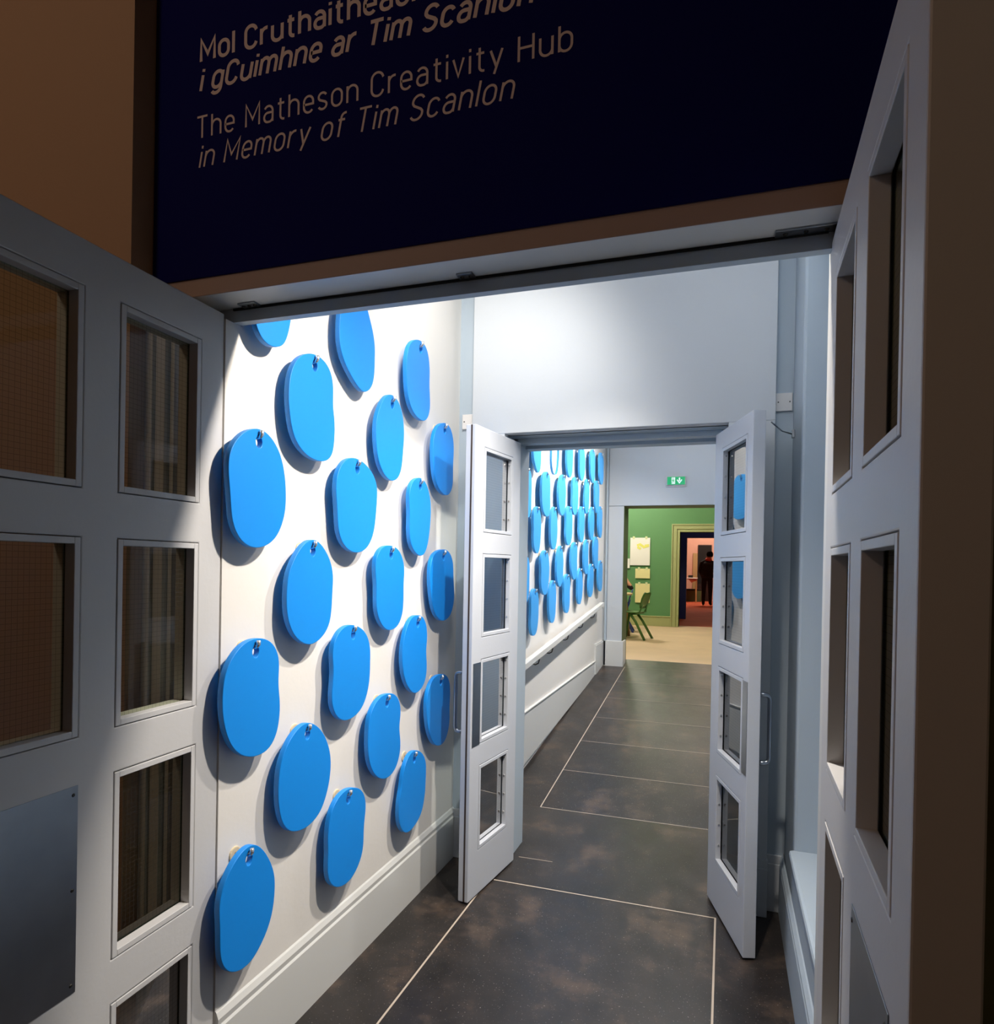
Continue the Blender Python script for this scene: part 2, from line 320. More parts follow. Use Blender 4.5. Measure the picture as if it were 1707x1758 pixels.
# corridor, first bay
struct(MB().box(-1.62, XW, 1.591, 3.72, 0, 2.311).box(-1.62, XW, 1.66, 3.72, 2.311, 3.4).build('wall_left', M_WHITE), 'white corridor wall hung with blue boards')
mb = MB()
mb.box(-1.62, .26 + .02, 3.40, 3.72, 2.30, 3.4); mb.box(-1.62, -1.115, 3.40, 3.72, 0, 2.30); mb.box(0.0, .9, 3.40, 3.72, 0, 2.30); mb.box(.28, .9, 3.40, 3.72, 2.30, 3.4)
struct(mb.build('wall_end', M_BLUEGREY), 'blue grey wall around the second doorway')
mb = MB()
mb.box(-1.30, .205, 3.335, 3.42, 2.30, 3.4); mb.box(-1.30, -1.115, 3.335, 3.42, 0, 2.30); mb.box(0.0, .205, 3.335, 3.42, 0, 2.30)
struct(mb.build('trim_3', M_PALE, bevel=.003), 'raised boxed surround of the second doorway')
mb = MB()
mb.box(-1.115, 0.0, 3.50, 3.56, 2.272, 2.30); mb.box(-1.115, -1.09, 3.50, 3.72, 0, 2.30); mb.box(-.03, 0.0, 3.50, 3.72, 0, 2.30); mb.box(-1.115, 0, 3.64, 3.72, 2.268, 2.30)
struct(mb.build('trim_4', M_BLUEGREY, bevel=.002), 'door stops of the second doorway')
# right wall: pier, window recess with deep sill
mb = MB()
mb.box(.284, .9, 2.98, 3.40, 0, 3.4); mb.box(.278, .9, 1.67, 2.98, 0, .44); mb.box(.266, .9, 1.67, 2.985, .43, .46); mb.box(.284, .9, 1.67, 1.80, .46, 3.4); mb.box(.85, .9, 1.8, 2.98, .46, 3.4); mb.box(.284, .85, 1.8, 2.98, 3.0, 3.4)
struct(mb.build('wall_right', M_BLUEGREY, bevel=.012), 'blue grey right wall with a deep recess and sill')
struct(MB().box(-1.62, .9, 1.60, 3.72, 3.4, 3.5).build('ceiling', M_WHITE))
struct(MB().box(-1.60, .9, 1.640, 1.672, 2.36, 3.4).build('wall_front', M_PALE))
def skirt(pts):  # profile from wall outwards
    return pts
P_L = [(XW, 0), (XW + .015, 0), (XW + .015, .222), (XW + .010, .230), (XW + .012, .248), (XW + .005, .266), (XW, .272)]
struct(MB().prism(P_L, 'y', 1.592, 3.40).build('baseboard_left', M_TRIM), 'moulded white skirting under the blue boards')
XR = .279
P_R = [(XR, 0), (XR - .017, 0), (XR - .017, .222), (XR - .014, .230), (XR - .016, .248), (XR - .006, .266), (XR, .272)]
struct(MB().prism(P_R, 'y', 1.67, 3.40).build('baseboard_right', M_BLUEGREY), 'moulded blue grey skirting below the sill')
mb = MB()
for (x0, x1, y) in [(-1.40, -1.30, 3.385), (-1.30, -1.115, 3.315), (0.0, .208, 3.315), (.205, .279, 3.385)]:
    mb.box(x0, x1, y, y + .03, 0, .225); mb.box(x0, x1, y + .005, y + .03, .225, .265)
struct(mb.build('baseboard_end', M_PALE, bevel=.003), 'skirting blocks beside the second doorway')

# second bay above the ramp
X2 = -1.43
struct(MB().box(X2 - .2, X2, 3.72, RY1 + .4, 0, 3.5).build('wall_left', M_WHITE), 'white ramp wall hung with blue boards')
struct(MB().box(.28, .5, 3.72, RY1 + .4, 0, 3.5).build('wall_right', M_BLUEGREY))
mb = MB(); OL, OR, OT = -1.187, -.05, 2.365
mb.box(X2, OL, RY1, RY1 + .36, 0, 3.5); mb.box(OR, .3, RY1, RY1 + .36, 0, 3.5); mb.box(OL, OR, RY1, RY1 + .36, OT, 3.5)
struct(mb.build('wall_end', M_PALE), 'pale far wall under the exit sign')
mb = MB(); mb.box(-1.372, .3, RY1 - .012, RY1 + .01, OT, 3.092)
mb.box(-1.372, OL - .001, RY1 - .009, RY1 + .01, FZ, OT - .006)
struct(mb.build('trim_5', M_PALE, bevel=.003), 'flat panels facing the far wall')
mb = MB(); mb.box(-1.40, .3, RY1 - .045, RY1 + .01, 3.094, 3.13); mb.box(-1.40, -1.378, RY1 - .03, RY1 + .01, FZ, 3.13)
struct(mb.build('trim_6', M_BLUEGREY, bevel=.003), 'thin ceiling moulding on the far wall')
struct(MB().box(OL - .001, OL + .004, RY1 + .004, RY1 + .362, FZ, OT).box(OL, OR, RY1 + .004, RY1 + .362, OT - .004, OT + .001).build('trim_7', M_DKGREEN), 'green reveal of the far opening')
struct(MB().box(X2 - .2, .5, 3.70, RY1 + .4, 3.5, 3.6).build('ceiling', M_WHITE))
mb = MB(); mb.prism([(3.72, 0), (7.70, rz_(7.7) - .01), (7.70, .515), (3.72, .49)], 'x', X2, X2 + .012)
mb.prism([(3.72, .488), (7.70, .513), (7.70, .521), (3.72, .496)], 'x', X2, X2 + .02)
struct(mb.build('baseboard_left', M_TRIM), 'level skirting above the ramp')
mb = MB(); mb.box(X2, X2 + .022, 7.70, RY1, .36, .70); mb.box(X2, X2 + .016, 7.70, RY1, .70, .715)
mb.box(-1.40, OL + .022, RY1 - .03, RY1 + .2, .39, .713)
struct(mb.build('baseboard_end', M_TRIM, bevel=.003), 'tall plinth block beside the far opening')

# green room
GY = 14.29; GL, GR, GT = -.914, .32, 2.382
struct(MB().box(-6, 4, RY1 + .36, GY + .35, FZ - .1, FZ).build('floor', M_CARPET), 'beige floor of the green room')
struct(MB().box(-6, 4, GY + .35, 28, FZ - .1, FZ).build('floor', M_PINKFLOOR), 'rose floor of the farthest room')
mb = MB(); mb.box(-6, GL, GY, GY + .35, FZ, 3.9); mb.box(GR, 4, GY, GY + .35, FZ, 3.9); mb.box(GL, GR, GY, GY + .35, GT, 3.9)
struct(mb.build('wall_green', M_GREEN), 'green room wall with pinned papers')
struct(MB().box(-6.1, -6, RY1 + .3, 28, FZ, 3.9).build('wall_left', M_GREEN))
struct(MB().box(4, 4.1, RY1 + .3, 28, FZ, 3.9).build('wall_right', M_GREEN))
struct(MB().box(-6, -1.63, RY1 + .30, RY1 + .36, 0, 3.9).box(.3, 4, RY1 + .30, RY1 + .36, 0, 3.9).box(-1.63, .3, RY1 + .362, RY1 + .38, OT + .01, 3.9).build('wall_front', M_GREEN))
struct(MB().box(-6.1, 4.1, RY1 + .36, 28, 3.9, 4.0).build('ceiling', M_PAPER))
mb = MB()
for (a, b, d) in [(.16, .135, .05), (.135, .10, .03), (.10, .055, .042), (.055, .02, .022), (.02, -.004, .035)]:
    mb.box(GL - a, GL - b, GY - d, GY + .02, FZ, GT + b); mb.box(GR + b, GR + a, GY - d, GY + .02, FZ, GT + b)
    mb.box(GL - a, GR + a, GY - d, GY + .02, GT + b, GT + a)
mb.box(GL - .004, GL, GY, GY + .36, FZ, GT).box(GL, GR, GY, GY + .36, GT - .0, GT + .004)
struct(mb.build('trim_8', M_SAGE, bevel=.004), 'stepped sage green door architrave')
mb = MB(); mb.box(-6, GL - .16, GY - .025, GY, FZ, FZ + .19); mb.box(-6, GL - .16, GY - .035, GY, FZ + .19, FZ + .215)
struct(mb.build('baseboard_far', M_SAGE, bevel=.006), 'sage skirting of the green room')
BY = 16.7; BL, BR, BT = -.90, .32, 2.37
mb = MB(); mb.box(-2.5, BL, BY, BY + .2, FZ, 3.9); mb.box(BR, 2.5, BY, BY + .2, FZ, 3.9); mb.box(BL, BR, BY, BY + .2, BT, 3.9)
mb.box(-2.5, -2.4, GY + .35, BY, FZ, 3.9); mb.box(2.4, 2.5, GY + .35, BY, FZ, 3.9)
struct(mb.build('wall_blue', M_DEEPBLUE), 'deep blue wall around the innermost doorway')
struct(MB().box(-6, 4, 26.7, 26.9, FZ, 3.9).build('wall_back', M_PINK), 'pink wall of the farthest room')

# ------------------------------------------------------------------ sign panel with lettering
sign = MB().box(-1.596, .386, 1.512, 1.517, 2.402, 4.3).build('sign_panel', M_NAVY)
tag(sign, 'dark navy sign panel with pale lettering above the near double doorway', 'sign')

def arc(cx, cy, rx, ry, a0, a1, n=12):
    return [(cx + rx * math.cos(math.radians(a0 + (a1 - a0) * i / n)), cy + ry * math.sin(math.radians(a0 + (a1 - a0) * i / n))) for i in range(n + 1)]
XH = .72
STAD = arc(.25, .47, .25, .25, 0, 180) + arc(.25, .25, .25, .25, 180, 360) + [(.5, .47)]
GLY = {
 'M': (.74, [[(0, 0), (0, 1), (.37, .3), (.74, 1), (.74, 0)]]),
 'o': (.5, [STAD]), 'l': (.0, [[(0, 0), (0, 1)]]),
 'C': (.56, [[(.56, .76)] + arc(.28, .72, .28, .28, 10, 180) + arc(.28, .28, .28, .28, 180, 350) + [(.56, .24)]]),
 'r': (.3, [[(0, 0), (0, XH)], [(0, .42)] + arc(.27, .44, .27, .27, 180, 80)]),
 'u': (.5, [[(0, XH)] + arc(.25, .25, .25, .25, 180, 360) , [(.5, XH), (.5, 0)]]),
 't': (.34, [[(.14, .95)] + arc(.32, .18, .18, .18, 180, 270) + [(.36, 0)], [(0, XH), (.34, XH)]]),
 'h': (.5, [[(0, 0), (0, 1)], arc(.25, .47, .25, .25, 180, 0) + [(.5, 0)]]),
 'n': (.5, [[(0, 0), (0, XH)], arc(.25, .47, .25, .25, 180, 0) + [(.5, 0)]]),
 'm': (.8, [[(0, 0), (0, XH)], arc(.2, .5, .2, .22, 180, 0) + [(.4, 0)], arc(.6, .5, .2, .22, 180, 0) + [(.8, 0)]]),
 'a': (.46, [arc(.23, .48, .23, .24, 150, 0) + [(.46, 0)], [(.46, .42), (.2, .42)] + arc(.2, .21, .2, .21, 90, 270) + [(.28, 0)] + arc(.28, .2, .18, .2, 270, 360)]),
 'i': (.0, [[(0, 0), (0, XH)], [(0, .87), (0, 1.0)]]),
 'e': (.48, [[(0, .36), (.48, .36)] + arc(.24, .47, .24, .25, 0, 180) + arc(.24, .25, .24, .25, 180, 325)]),
 'c': (.46, [arc(.24, .47, .24, .25, 25, 180) + arc(.24, .25, .24, .25, 180, 335)]),
 'g': (.5, [STAD, [(.5, XH)] + arc(.25, -.03, .25, .23, 0, -150)]),
 'T': (.6, [[(.3, 0), (.3, 1)], [(0, 1), (.6, 1)]]),
 'S': (.54, [arc(.27, .75, .26, .25, 25, 200) + [(.1, .58), (.44, .42)] + arc(.27, .25, .27, .25, 20, -155)]),
 'y': (.5, [[(0, XH), (.26, .02)], [(.5, XH), (.16, -.24)]]),
 'v': (.46, [[(0, XH), (.23, 0), (.46, XH)]]),
 'H': (.6, [[(0, 0), (0, 1)], [(.6, 0), (.6, 1)], [(0, .52), (.6, .52)]]),
 'b': (.5, [STAD, [(0, 0), (0, 1)]]),
 'f': (.34, [[(.13, 0)] + arc(.31, .82, .18, .18, 180, 90) + [(.36, 1)], [(0, XH), (.34, XH)]]),
 's': (.42, [arc(.21, .535, .20, .185, 25, 200) + [(.08, .41), (.34, .31)] + arc(.21, .185, .21, .185, 20, -155)]),
 'j': (.2, [[(.2, XH), (.2, -.2)]]),
}
def text_line(name, txt, x0, z0, cap, xend, stroke, shear, gap, space):
    adv = 0; words = [[]]
    for ch in txt:
        if ch == ' ': adv += space; words.append([]); continue
        w, st = GLY[ch]; words[-1].append((adv, st)); adv += w + gap
    tot = adv - gap; sx = (xend - x0) / tot
    hw = stroke / 2 * cap
    for plc in words:
        v = []; f = []; lay = 0
        for a, st in plc:
            for pl in st:
                lay += 1; yy = 1.5113 - .00012 * (lay % 4)
                q = [((a + x) * sx + shear * y * cap, y * cap) for x, y in pl]
                q = [q[0]] + [q[i] for i in range(1, len(q)) if math.dist(q[i], q[i - 1]) > 1e-5]
                n = len(q); nb = []; closed = math.dist(q[0], q[-1]) < 1e-5
                for i in range(n):
                    p0 = q[i - 1] if i else (q[-2] if closed else None); p1 = q[i + 1] if i < n - 1 else (q[1] if closed else None)
                    d0 = Vector((q[i][0] - p0[0], q[i][1] - p0[1])).normalized() if p0 else None
                    d1 = Vector((p1[0] - q[i][0], p1[1] - q[i][1])).normalized() if p1 else None
                    if d0 is None: d0 = d1
                    if d1 is None: d1 = d0
                    m = d0 + d1
                    m = m.normalized() if m.length > .2 else d0
                    nn = Vector((-m.y, m.x)); k = min(1 / max(.35, abs(m.dot(d0))), 1.8)
                    nb.append(nn * hw * k)
                b = len(v)
                for i in range(n):
                    v.append((x0 + q[i][0] + nb[i].x, yy, z0 + q[i][1] + nb[i].y)); v.append((x0 + q[i][0] - nb[i].x, yy, z0 + q[i][1] - nb[i].y))
                for i in range(n - 1): f.append((b + 2 * i, b + 2 * i + 1, b + 2 * i + 3, b + 2 * i + 2))
        new_mesh(name, v, f, M_LETTER, sign)
text_line('lettering', 'Mol Cruthaitheach', -1.431, 3.012, .060, -.735, .165, 0, .27, .38)
text_line('lettering', 'i gCuimhne ar Tim Scanlon', -1.431, 2.929, .060, -.460, .165, .19, .27, .38)
text_line('lettering', 'The Matheson Creativity Hub', -1.441, 2.796, .060, -.359, .102, 0, .28, .42)
text_line('lettering', 'in Memory of Tim Scanlon', -1.431, 2.713, .060, -.503, .102, .19, .28, .42)

# ------------------------------------------------------------------ doors
def slab(W, H, T, holes, z0=0.):
    """front at y=0, body to y=T (sign carried by T); holes as (u0,u1,z0,z1)"""
    us = sorted({0, W} | {h[0] for h in holes} | {h[1] for h in holes}); zs = sorted({z0, H} | {h[2] for h in holes} | {h[3] for h in holes})
    bm = bmesh.new(); vc = {}
    def vert(i, k, s):
        if (i, k, s) not in vc: vc[(i, k, s)] = bm.verts.new((us[i], T * s, zs[k]))
        return vc[(i, k, s)]
    def solid(i, k):
        if i < 0 or k < 0 or i >= len(us) - 1 or k >= len(zs) - 1: return False
        cu, cz = (us[i] + us[i + 1]) / 2, (zs[k] + zs[k + 1]) / 2
        return not any(h[0] < cu < h[1] and h[2] < cz < h[3] for h in holes)
    for i in range(len(us) - 1):
        for k in range(len(zs) - 1):
            if not solid(i, k): continue
            for s in (0, 1): bm.faces.new([vert(i, k, s), vert(i + 1, k, s), vert(i + 1, k + 1, s), vert(i, k + 1, s)])
            if not solid(i - 1, k): bm.faces.new([vert(i, k, 0), vert(i, k + 1, 0), vert(i, k + 1, 1), vert(i, k, 1)])
            if not solid(i + 1, k): bm.faces.new([vert(i + 1, k, 0), vert(i + 1, k + 1, 0), vert(i + 1, k + 1, 1), vert(i + 1, k, 1)])
            if not solid(i, k - 1): bm.faces.new([vert(i, k, 0), vert(i + 1, k, 0), vert(i + 1, k, 1), vert(i, k, 1)])
            if not solid(i, k + 1): bm.faces.new([vert(i, k + 1, 0), vert(i + 1, k + 1, 0), vert(i + 1, k + 1, 1), vert(i, k + 1, 1)])
    bmesh.ops.recalc_face_normals(bm, faces=bm.faces)
    return bm

def bead(parent, m, u0, u1, z0, z1, T, w, proud):
    """glazing bead: picture frame lining the hole, a hair inside it, on both faces"""
    g = .0022; sg = 1 if T > 0 else -1
    mb = MB()
    a0, a1, c0, c1 = u0 + g, u1 - g, z0 + g, z1 - g
    for (ya, yb) in ((-proud * sg, T * .5 - .003 * sg), (T * .5 + .003 * sg, T + proud * sg)):
        y0, y1 = min(ya, yb), max(ya, yb)
        mb.box(a0, a0 + w, y0, y1, c0, c1); mb.box(a1 - w, a1, y0, y1, c0, c1)
        mb.box(a0 + w, a1 - w, y0, y1, c0, c0 + w); mb.box(a0 + w, a1 - w, y0, y1, c1 - w, c1)
    return mb.build('glazing_bead', m, parent, bevel=.0015)

def door(name, label, hinge, ang, sg, W, H, T, panes, plates, m, gm, beadw, screws=None, seal=False):
    root = empty(name, hinge, ang); struct(root, label); root['category'] = 'door'
    t = T * sg
    bm = slab(W, H, t, panes, .008)
    me = bpy.data.meshes.new('door_leaf'); bm.to_mesh(me); bm.free(); me.materials.append(m)
    lf = bpy.data.objects.new('door_leaf', me); COL.objects.link(lf); lf.parent = root
    b = lf.modifiers.new('bevel', 'BEVEL'); b.width = .003; b.segments = 2; b.limit_method = 'ANGLE'
    for (u0, u1, z0, z1) in panes:
        gb = bead(root, m, u0, u1, z0, z1, t, beadw, .001)
        gl = MB().box(u0 + .006, u1 - .006, t * .5 - .0025, t * .5 + .0025, z0 + .006, z1 - .006)
        # a single-sheet pane keeps the mirror image clean
        gl = MB().add([(u0 + .005, t * .5, z0 + .005), (u1 - .005, t * .5, z0 + .005), (u1 - .005, t * .5, z1 - .005), (u0 + .005, t * .5, z1 - .005)], [(0, 1, 2, 3)])
        gl.build('glass_pane', gm, root)
        if screws:
            for k in range(4):
                zz = z0 + (z1 - z0) * (.2 + .235 * k)
                uu = u0 + beadw + .0015
                mb = MB(); mb.tube([(uu, t * .24, zz), (uu + .004, t * .24, zz)], [.006, .0045], 10)
                mb.build('screw', M_CHROME, gb)
    for (u0, u1, z0, z1) in plates:
        pl = MB().box(u0, u1, min(0, -.0018 * sg), max(0, -.0018 * sg), z0, z1).build('push_plate', M_STEEL, root, bevel=.0006)
        for (x, z) in [(u0 + .012, z0 + .02), (u0 + .012, (z0 + z1) / 2), (u0 + .012, z1 - .02), (u1 - .012, z0 + .02), (u1 - .012, z1 - .02)]:
            if u1 - u0 > .15:
                MB().tube([(x, -.0018 * sg, z), (x, -.0035 * sg, z)], [.0045, .003], 10).build('screw', M_DARKMETAL, pl)
    if seal:
        MB().box(W - .0005, W + .0015, min(t * .32, t * .48), max(t * .32, t * .48), .01, H - .002).build('edge_seal', M_SEAL, root)
    return root

def holes(cols, rows): return [(c[0], c[1], r[0], r[1]) for c in cols for r in rows]
ROWS1 = [(.058, .520), (.628, 1.085), (1.193, 1.651), (1.761, 2.221)]
C2, C1 = (.090, .364), (.462, .736)
pan1 = [p for p in holes([C2, C1], ROWS1) if not (p[0] == C1[0] and p[2] == .628)]
door('door_1', 'near left double door leaf with eight panels and a steel plate, folded towards the lobby', (-1.404, 1.589, 0), -PI / 2 + .036, -1, .826, 2.325, .062, pan1, [(.462, .74, .612, 1.085)], M_DOORN, M_GLASS, .015)
door('door_2', 'near right double door leaf seen edge on beside the dark olive wall', (.207, 1.625, 0), -PI / 2 - .023, 1, .83, 2.325, .066, pan1, [(.462, .74, .612, 1.085)], M_DOORN, M_GLASS, .015)
ROWS2 = [(.224, .634), (.740, 1.148), (1.255, 1.660), (1.763, 2.176)]
d3 = door('door_3', 'far left half of the second doorway with four wired panes and mirrored push plate', (-1.060, 3.455, 0), -PI / 2 - .12, -1, .527, 2.268, .052, holes([(.098, .430)], ROWS2), [(.434, .512, .738, 1.136)], M_DOOR, M_GLASS2, .016, screws=True, seal=True)
d4 = door('door_4', 'far right half of the second doorway with reflections of blue boards in its panes', (-.058, 3.43, 0), -PI / 2 + .293, 1, .53, 2.260, .052, holes([(.110, .465)], ROWS2), [(.468, .528, .755, 1.142)], M_DOOR, M_GLASS3, .016, screws=True, seal=False)
def pull(root, u, T, z0, z1):
    s = 1 if T > 0 else -1
    a = T + .001 * s
    pts = [(u, a, z0)]
    for k in range(7):
        t = k / 6 * PI / 2
        pts.append((u, a + s * (.035 + .02 * math.sin(t)), z0 + .02 - .02 * math.cos(t)))
    n = [(p[0], p[1], z0 + z1 - p[2]) for p in pts[::-1]]
    o = MB().tube(pts + n, .0095, 12).build('pull_handle', M_STEEL, root, smooth=True)
    return o
pull(d3, .482, -.052, .800, 1.085)
pull(d4, .482, .052, .800, 1.085)

# door hardware on the near head
for (n, x0, x1, z, lab) in [('pivot_bracket', -1.36, -1.30, 0, 'small steel pivot bracket at the left end of the door head'), ('pivot_bracket', .09, .215, 0, 'long steel pivot bracket at the right end of the door head'), ('door_catch', -.672, -.628, 0, 'small steel catch at the middle of the door head')]:
    mb = MB(); mb.box(x0, x1, 1.590, 1.6235, 2.3475, 2.3525)
    e = mb.build(n, M_STEEL, bevel=.001); tag(e, lab, 'door hardware')
    k = 3 if x1 - x0 > .05 else 2
    for i in range(k):
        xx = x0 + (x1 - x0) * (i + .5) / k
        MB().tube([(xx, 1.606, 2.3475), (xx, 1.606, 2.344)], [.006, .004], 10).build('screw', M_DARKMETAL, e)

# blank cover plates beside the surround
for (x0, x1, z0, z1, lab) in [(-1.378, -1.3005, 2.345, 2.425, 'white blank cover plate on the wall left of the second doorway'), (.206, .280, 2.35, 2.435, 'white blank cover plate on the wall right of the second doorway')]:
    p = MB().box(x0, x1, 3.386, 3.40, z0, z1).build('cover_plate', M_PLASTIC, bevel=.003); tag(p, lab, 'cover plate')
    for xx in (x0 + .012, x1 - .012): MB().tube([(xx, 3.386, (z0 + z1) / 2), (xx, 3.3845, (z0 + z1) / 2)], .0035, 8).build('screw', M_DARKMETAL, p)
hk = empty('door_holder', (.284, 3.30, 2.225)); tag(hk, 'thin metal hook stay reaching from right wall to top of far right door', 'door hook')
MB().tube([(-.012, 0, 0), (-.06, -.08, 0), (-.112, -.235, .01)], .003, 8).build('stay_rod', M_STEEL, hk, smooth=True)
MB().box(-.012, 0, -.015, .015, -.018, .018).build('wall_bracket', M_STEEL, hk, bevel=.002)
# ------------------------------------------------------------------ hanging boards
def smooth_loop(P, n=72):
    P = [Vector(p) for p in P]; N = len(P); out = []
    for i in range(N):
        a, b, c, d = P[i - 1], P[i], P[(i + 1) % N], P[(i + 2) % N]
        for k in range(6):
            t = k / 6
            out.append(.5 * ((2 * b) + (c - a) * t + (2 * a - 5 * b + 4 * c - d) * t * t + (3 * b - a - 3 * c + d) * t ** 3))
    # even resample
    L = [0]
    for i in range(len(out)): L.append(L[-1] + (out[(i + 1) % len(out)] - out[i]).length)
    res = []; j = 0
    for k in range(n):
        s = L[-1] * k / n
        while L[j + 1] < s: j += 1
        t = (s - L[j]) / max(1e-9, L[j + 1] - L[j]); res.append(out[j].lerp(out[(j + 1) % len(out)], t))
    for _ in range(4):
        res = [(res[i - 1] + res[i] * 2 + res[(i + 1) % n]) / 4 for i in range(n)]
    return res
BOARDS = {}
def board_mesh(key, sx=1.):
    kk = (key, round(sx, 2))
    if kk in BOARDS: return BOARDS[kk]
    c, hy, P = OUT[key]
    loop = smooth_loop([(x * sx, y) for x, y in P])
    # keep the .36 height after smoothing
    top = max(p.y for p in loop); bot = min(p.y for p in loop)
    loop = [Vector((p.x, -.18 + (p.y - bot) * .36 / (top - bot))) for p in loop]
    hx = hy * sx; hz = .18 - .037
    hole = [Vector((hx + .0150 * math.sin(a) * (1.0 - .35 * max(0, math.cos(a))), hz + .0215 * math.cos(a))) for a in [2 * PI * i / 24 for i in range(24)]]
    cu = bpy.data.curves.new('tmp', 'CURVE'); cu.dimensions = '2D'; cu.fill_mode = 'BOTH'; cu.extrude = .0082; cu.bevel_depth = .0018; cu.bevel_resolution = 2; cu.offset = -.0018
    for lp in (loop, hole):
        sp = cu.splines.new('POLY'); sp.points.add(len(lp) - 1); sp.use_cyclic_u = True
        for pt, q in zip(sp.points, lp): pt.co = (q.x, q.y, 0, 1)
    ob = bpy.data.objects.new('tmp', cu); COL.objects.link(ob)
    dg = bpy.context.evaluated_depsgraph_get()
    me = bpy.data.meshes.new_from_object(ob.evaluated_get(dg)); me.name = 'hanging_board'
    bpy.data.objects.remove(ob); bpy.data.curves.remove(cu)
    me.materials.clear(); me.materials.append(M_BLUE)
    bm = bmesh.new(); bm.from_mesh(me)
    bmesh.ops.remove_doubles(bm, verts=bm.verts, dist=.0002)
    for v in bm.verts: v.co = Vector((v.co.z, v.co.x, v.co.y))
    bmesh.ops.recalc_face_normals(bm, faces=bm.faces)
    bm.to_mesh(me); bm.free()
    BOARDS[kk] = (me, hx, hz); return BOARDS[kk]

def hook_parts():
    root = empty('wall_hook', (0, 0, 0))
    MB().tube([(0, 0, -.004), (.004, 0, -.004), (.005, 0, -.004)], [.024, .024, .021], 20).build('wall_disc', M_WOODDISC, root)
    o = MB().tube([(.003, 0, -.001), (.052, 0, .003), (.060, 0, .006), (.064, 0, .012), (.065, 0, .024)], [.0055, .0055, .006, .0065, .0065], 10).build('hook_pin', M_CHROME, root, smooth=True)
    return root
hook0 = hook_parts(); hook_used = [False]
def place_board(key, y, z, wall_x, sx, label, hlabel, group, hgroup, m=None):
    me, hx, hz = board_mesh(key, sx)
    o = bpy.data.objects.new('hanging_board', me); COL.objects.link(o)
    o.location = (wall_x + .045, y, z)
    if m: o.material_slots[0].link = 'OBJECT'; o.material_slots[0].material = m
    tag(o, label, 'hanging board', group)
    if hook_used[0]: h = copy_tree(hook0)
    else: h = hook0; hook_used[0] = True
    h.location = (wall_x, y + hx, z + hz + .008)
    tag(h, hlabel, 'wall hook', hgroup)
SHAPE = {'A1': 'round-bottomed', 'A2': 'tall egg-shaped', 'A3': 'kidney-shaped', 'A4': 'bean-shaped', 'A5': 'broad flat-sided', 'A6': 'barrel-shaped', 'A7': 'narrow egg-shaped', 'A8': 'slim', 'A9': 'left-notched',
         'B1': 'pear-shaped', 'B2': 'pill-shaped', 'B3': 'shaded peanut-shaped', 'B4': 'large kidney-shaped', 'B5': 'left-dented', 'B6': 'half-shaded bean-shaped', 'B7': 'shaded kidney-shaped', 'B8': 'right-dented', 'B9': 'big teardrop-shaped', 'B10': 'half-shaded slanted', 'B11': 'slanting oval', 'B12': 'tilted egg-shaped'}
ROWN = {0: 'top row', 1: 'second row', 2: 'third row', 3: 'fourth row', 4: 'fifth row', 5: 'sixth row', 6: 'bottom row'}
COLN = ['leftmost', 'middle', 'rightmost']
NEAR = [['A1', 'A2', 'A4'], ['A3', 'A7', 'A8'], ['A5', 'A6', 'A9'], ['B1', 'B2', 'B3'], ['B4', 'B5', 'B6'], ['B9', 'B8', 'B7'], ['B12', 'B11', 'B10']]
ROWZ = [2.45, 2.135, 1.823, 1.500, 1.187, .872, .561]
for ri, row in enumerate(NEAR):
    for ci, key in enumerate(row):
        c, hy, P = OUT[key]
        sx = .92 if key == 'B3' else (.75 if key == 'A1' else 1.) if key == 'A1' else 1.
        place_board(key, 1.735 if key == 'A1' else c[0], ROWZ[ri], XW, sx, f'{SHAPE[key]} blue board, {COLN[ci]} in the {ROWN[ri]} of the near wall',
                    f'chrome hook holding the {COLN[ci]} blue board in the {ROWN[ri]} of the near wall', 'blue boards on the near wall', 'hooks on the near wall')
# ramp wall: rows follow the slope
RW = [('T', [4.91, 5.48, 6.03, 6.59, 7.13, 7.66], [2.505, 2.56, 2.61, 2.65, 2.70, 2.745]),
      ('U', [4.65, 5.20, 5.75, 6.29, 6.85, 7.42], [2.14, 2.19, 2.24, 2.285, 2.34, 2.395]),
      ('V', [4.95, 5.48, 6.05, 6.62, 7.14, 7.65], [1.885, 1.93, 1.985, 2.035, 2.08, 2.13]),
      ('W', [4.64, 5.21, 5.72, 6.29, 6.87, 7.41], [1.51, 1.555, 1.61, 1.665, 1.715, 1.77]),
      ('S', [4.365, 4.92, 5.47, 6.01, 6.59, 7.16, 7.71], [1.205, 1.255, 1.31, 1.36, 1.415, 1.465, 1.51])]
POOL = {'T': ['A2', 'A1', 'B1', 'B12', 'A8', 'B2'], 'U': ['A8', 'A4', 'A7', 'B5', 'B10', 'B2'], 'V': ['A9', 'B9', 'B5', 'B11', 'A7', 'B8'],
        'W': ['B2', 'A9', 'B1', 'B6', 'A4', 'B7'], 'S': ['B4', 'B5', 'A7', 'B2', 'B12', 'B10', 'A8']}
WID = {'T': [.23, .25, .25, .28, .27, .28], 'U': [.25, .28, .28, .27, .25, .26], 'V': [.22, .24, .27, .27, .27, .25], 'W': [.24, .26, .25, .28, .24, .29], 'S': [.25, .22, .25, .25, .25, .28, .30]}
ORD = ['first', 'second', 'third', 'fourth', 'fifth', 'sixth', 'seventh']
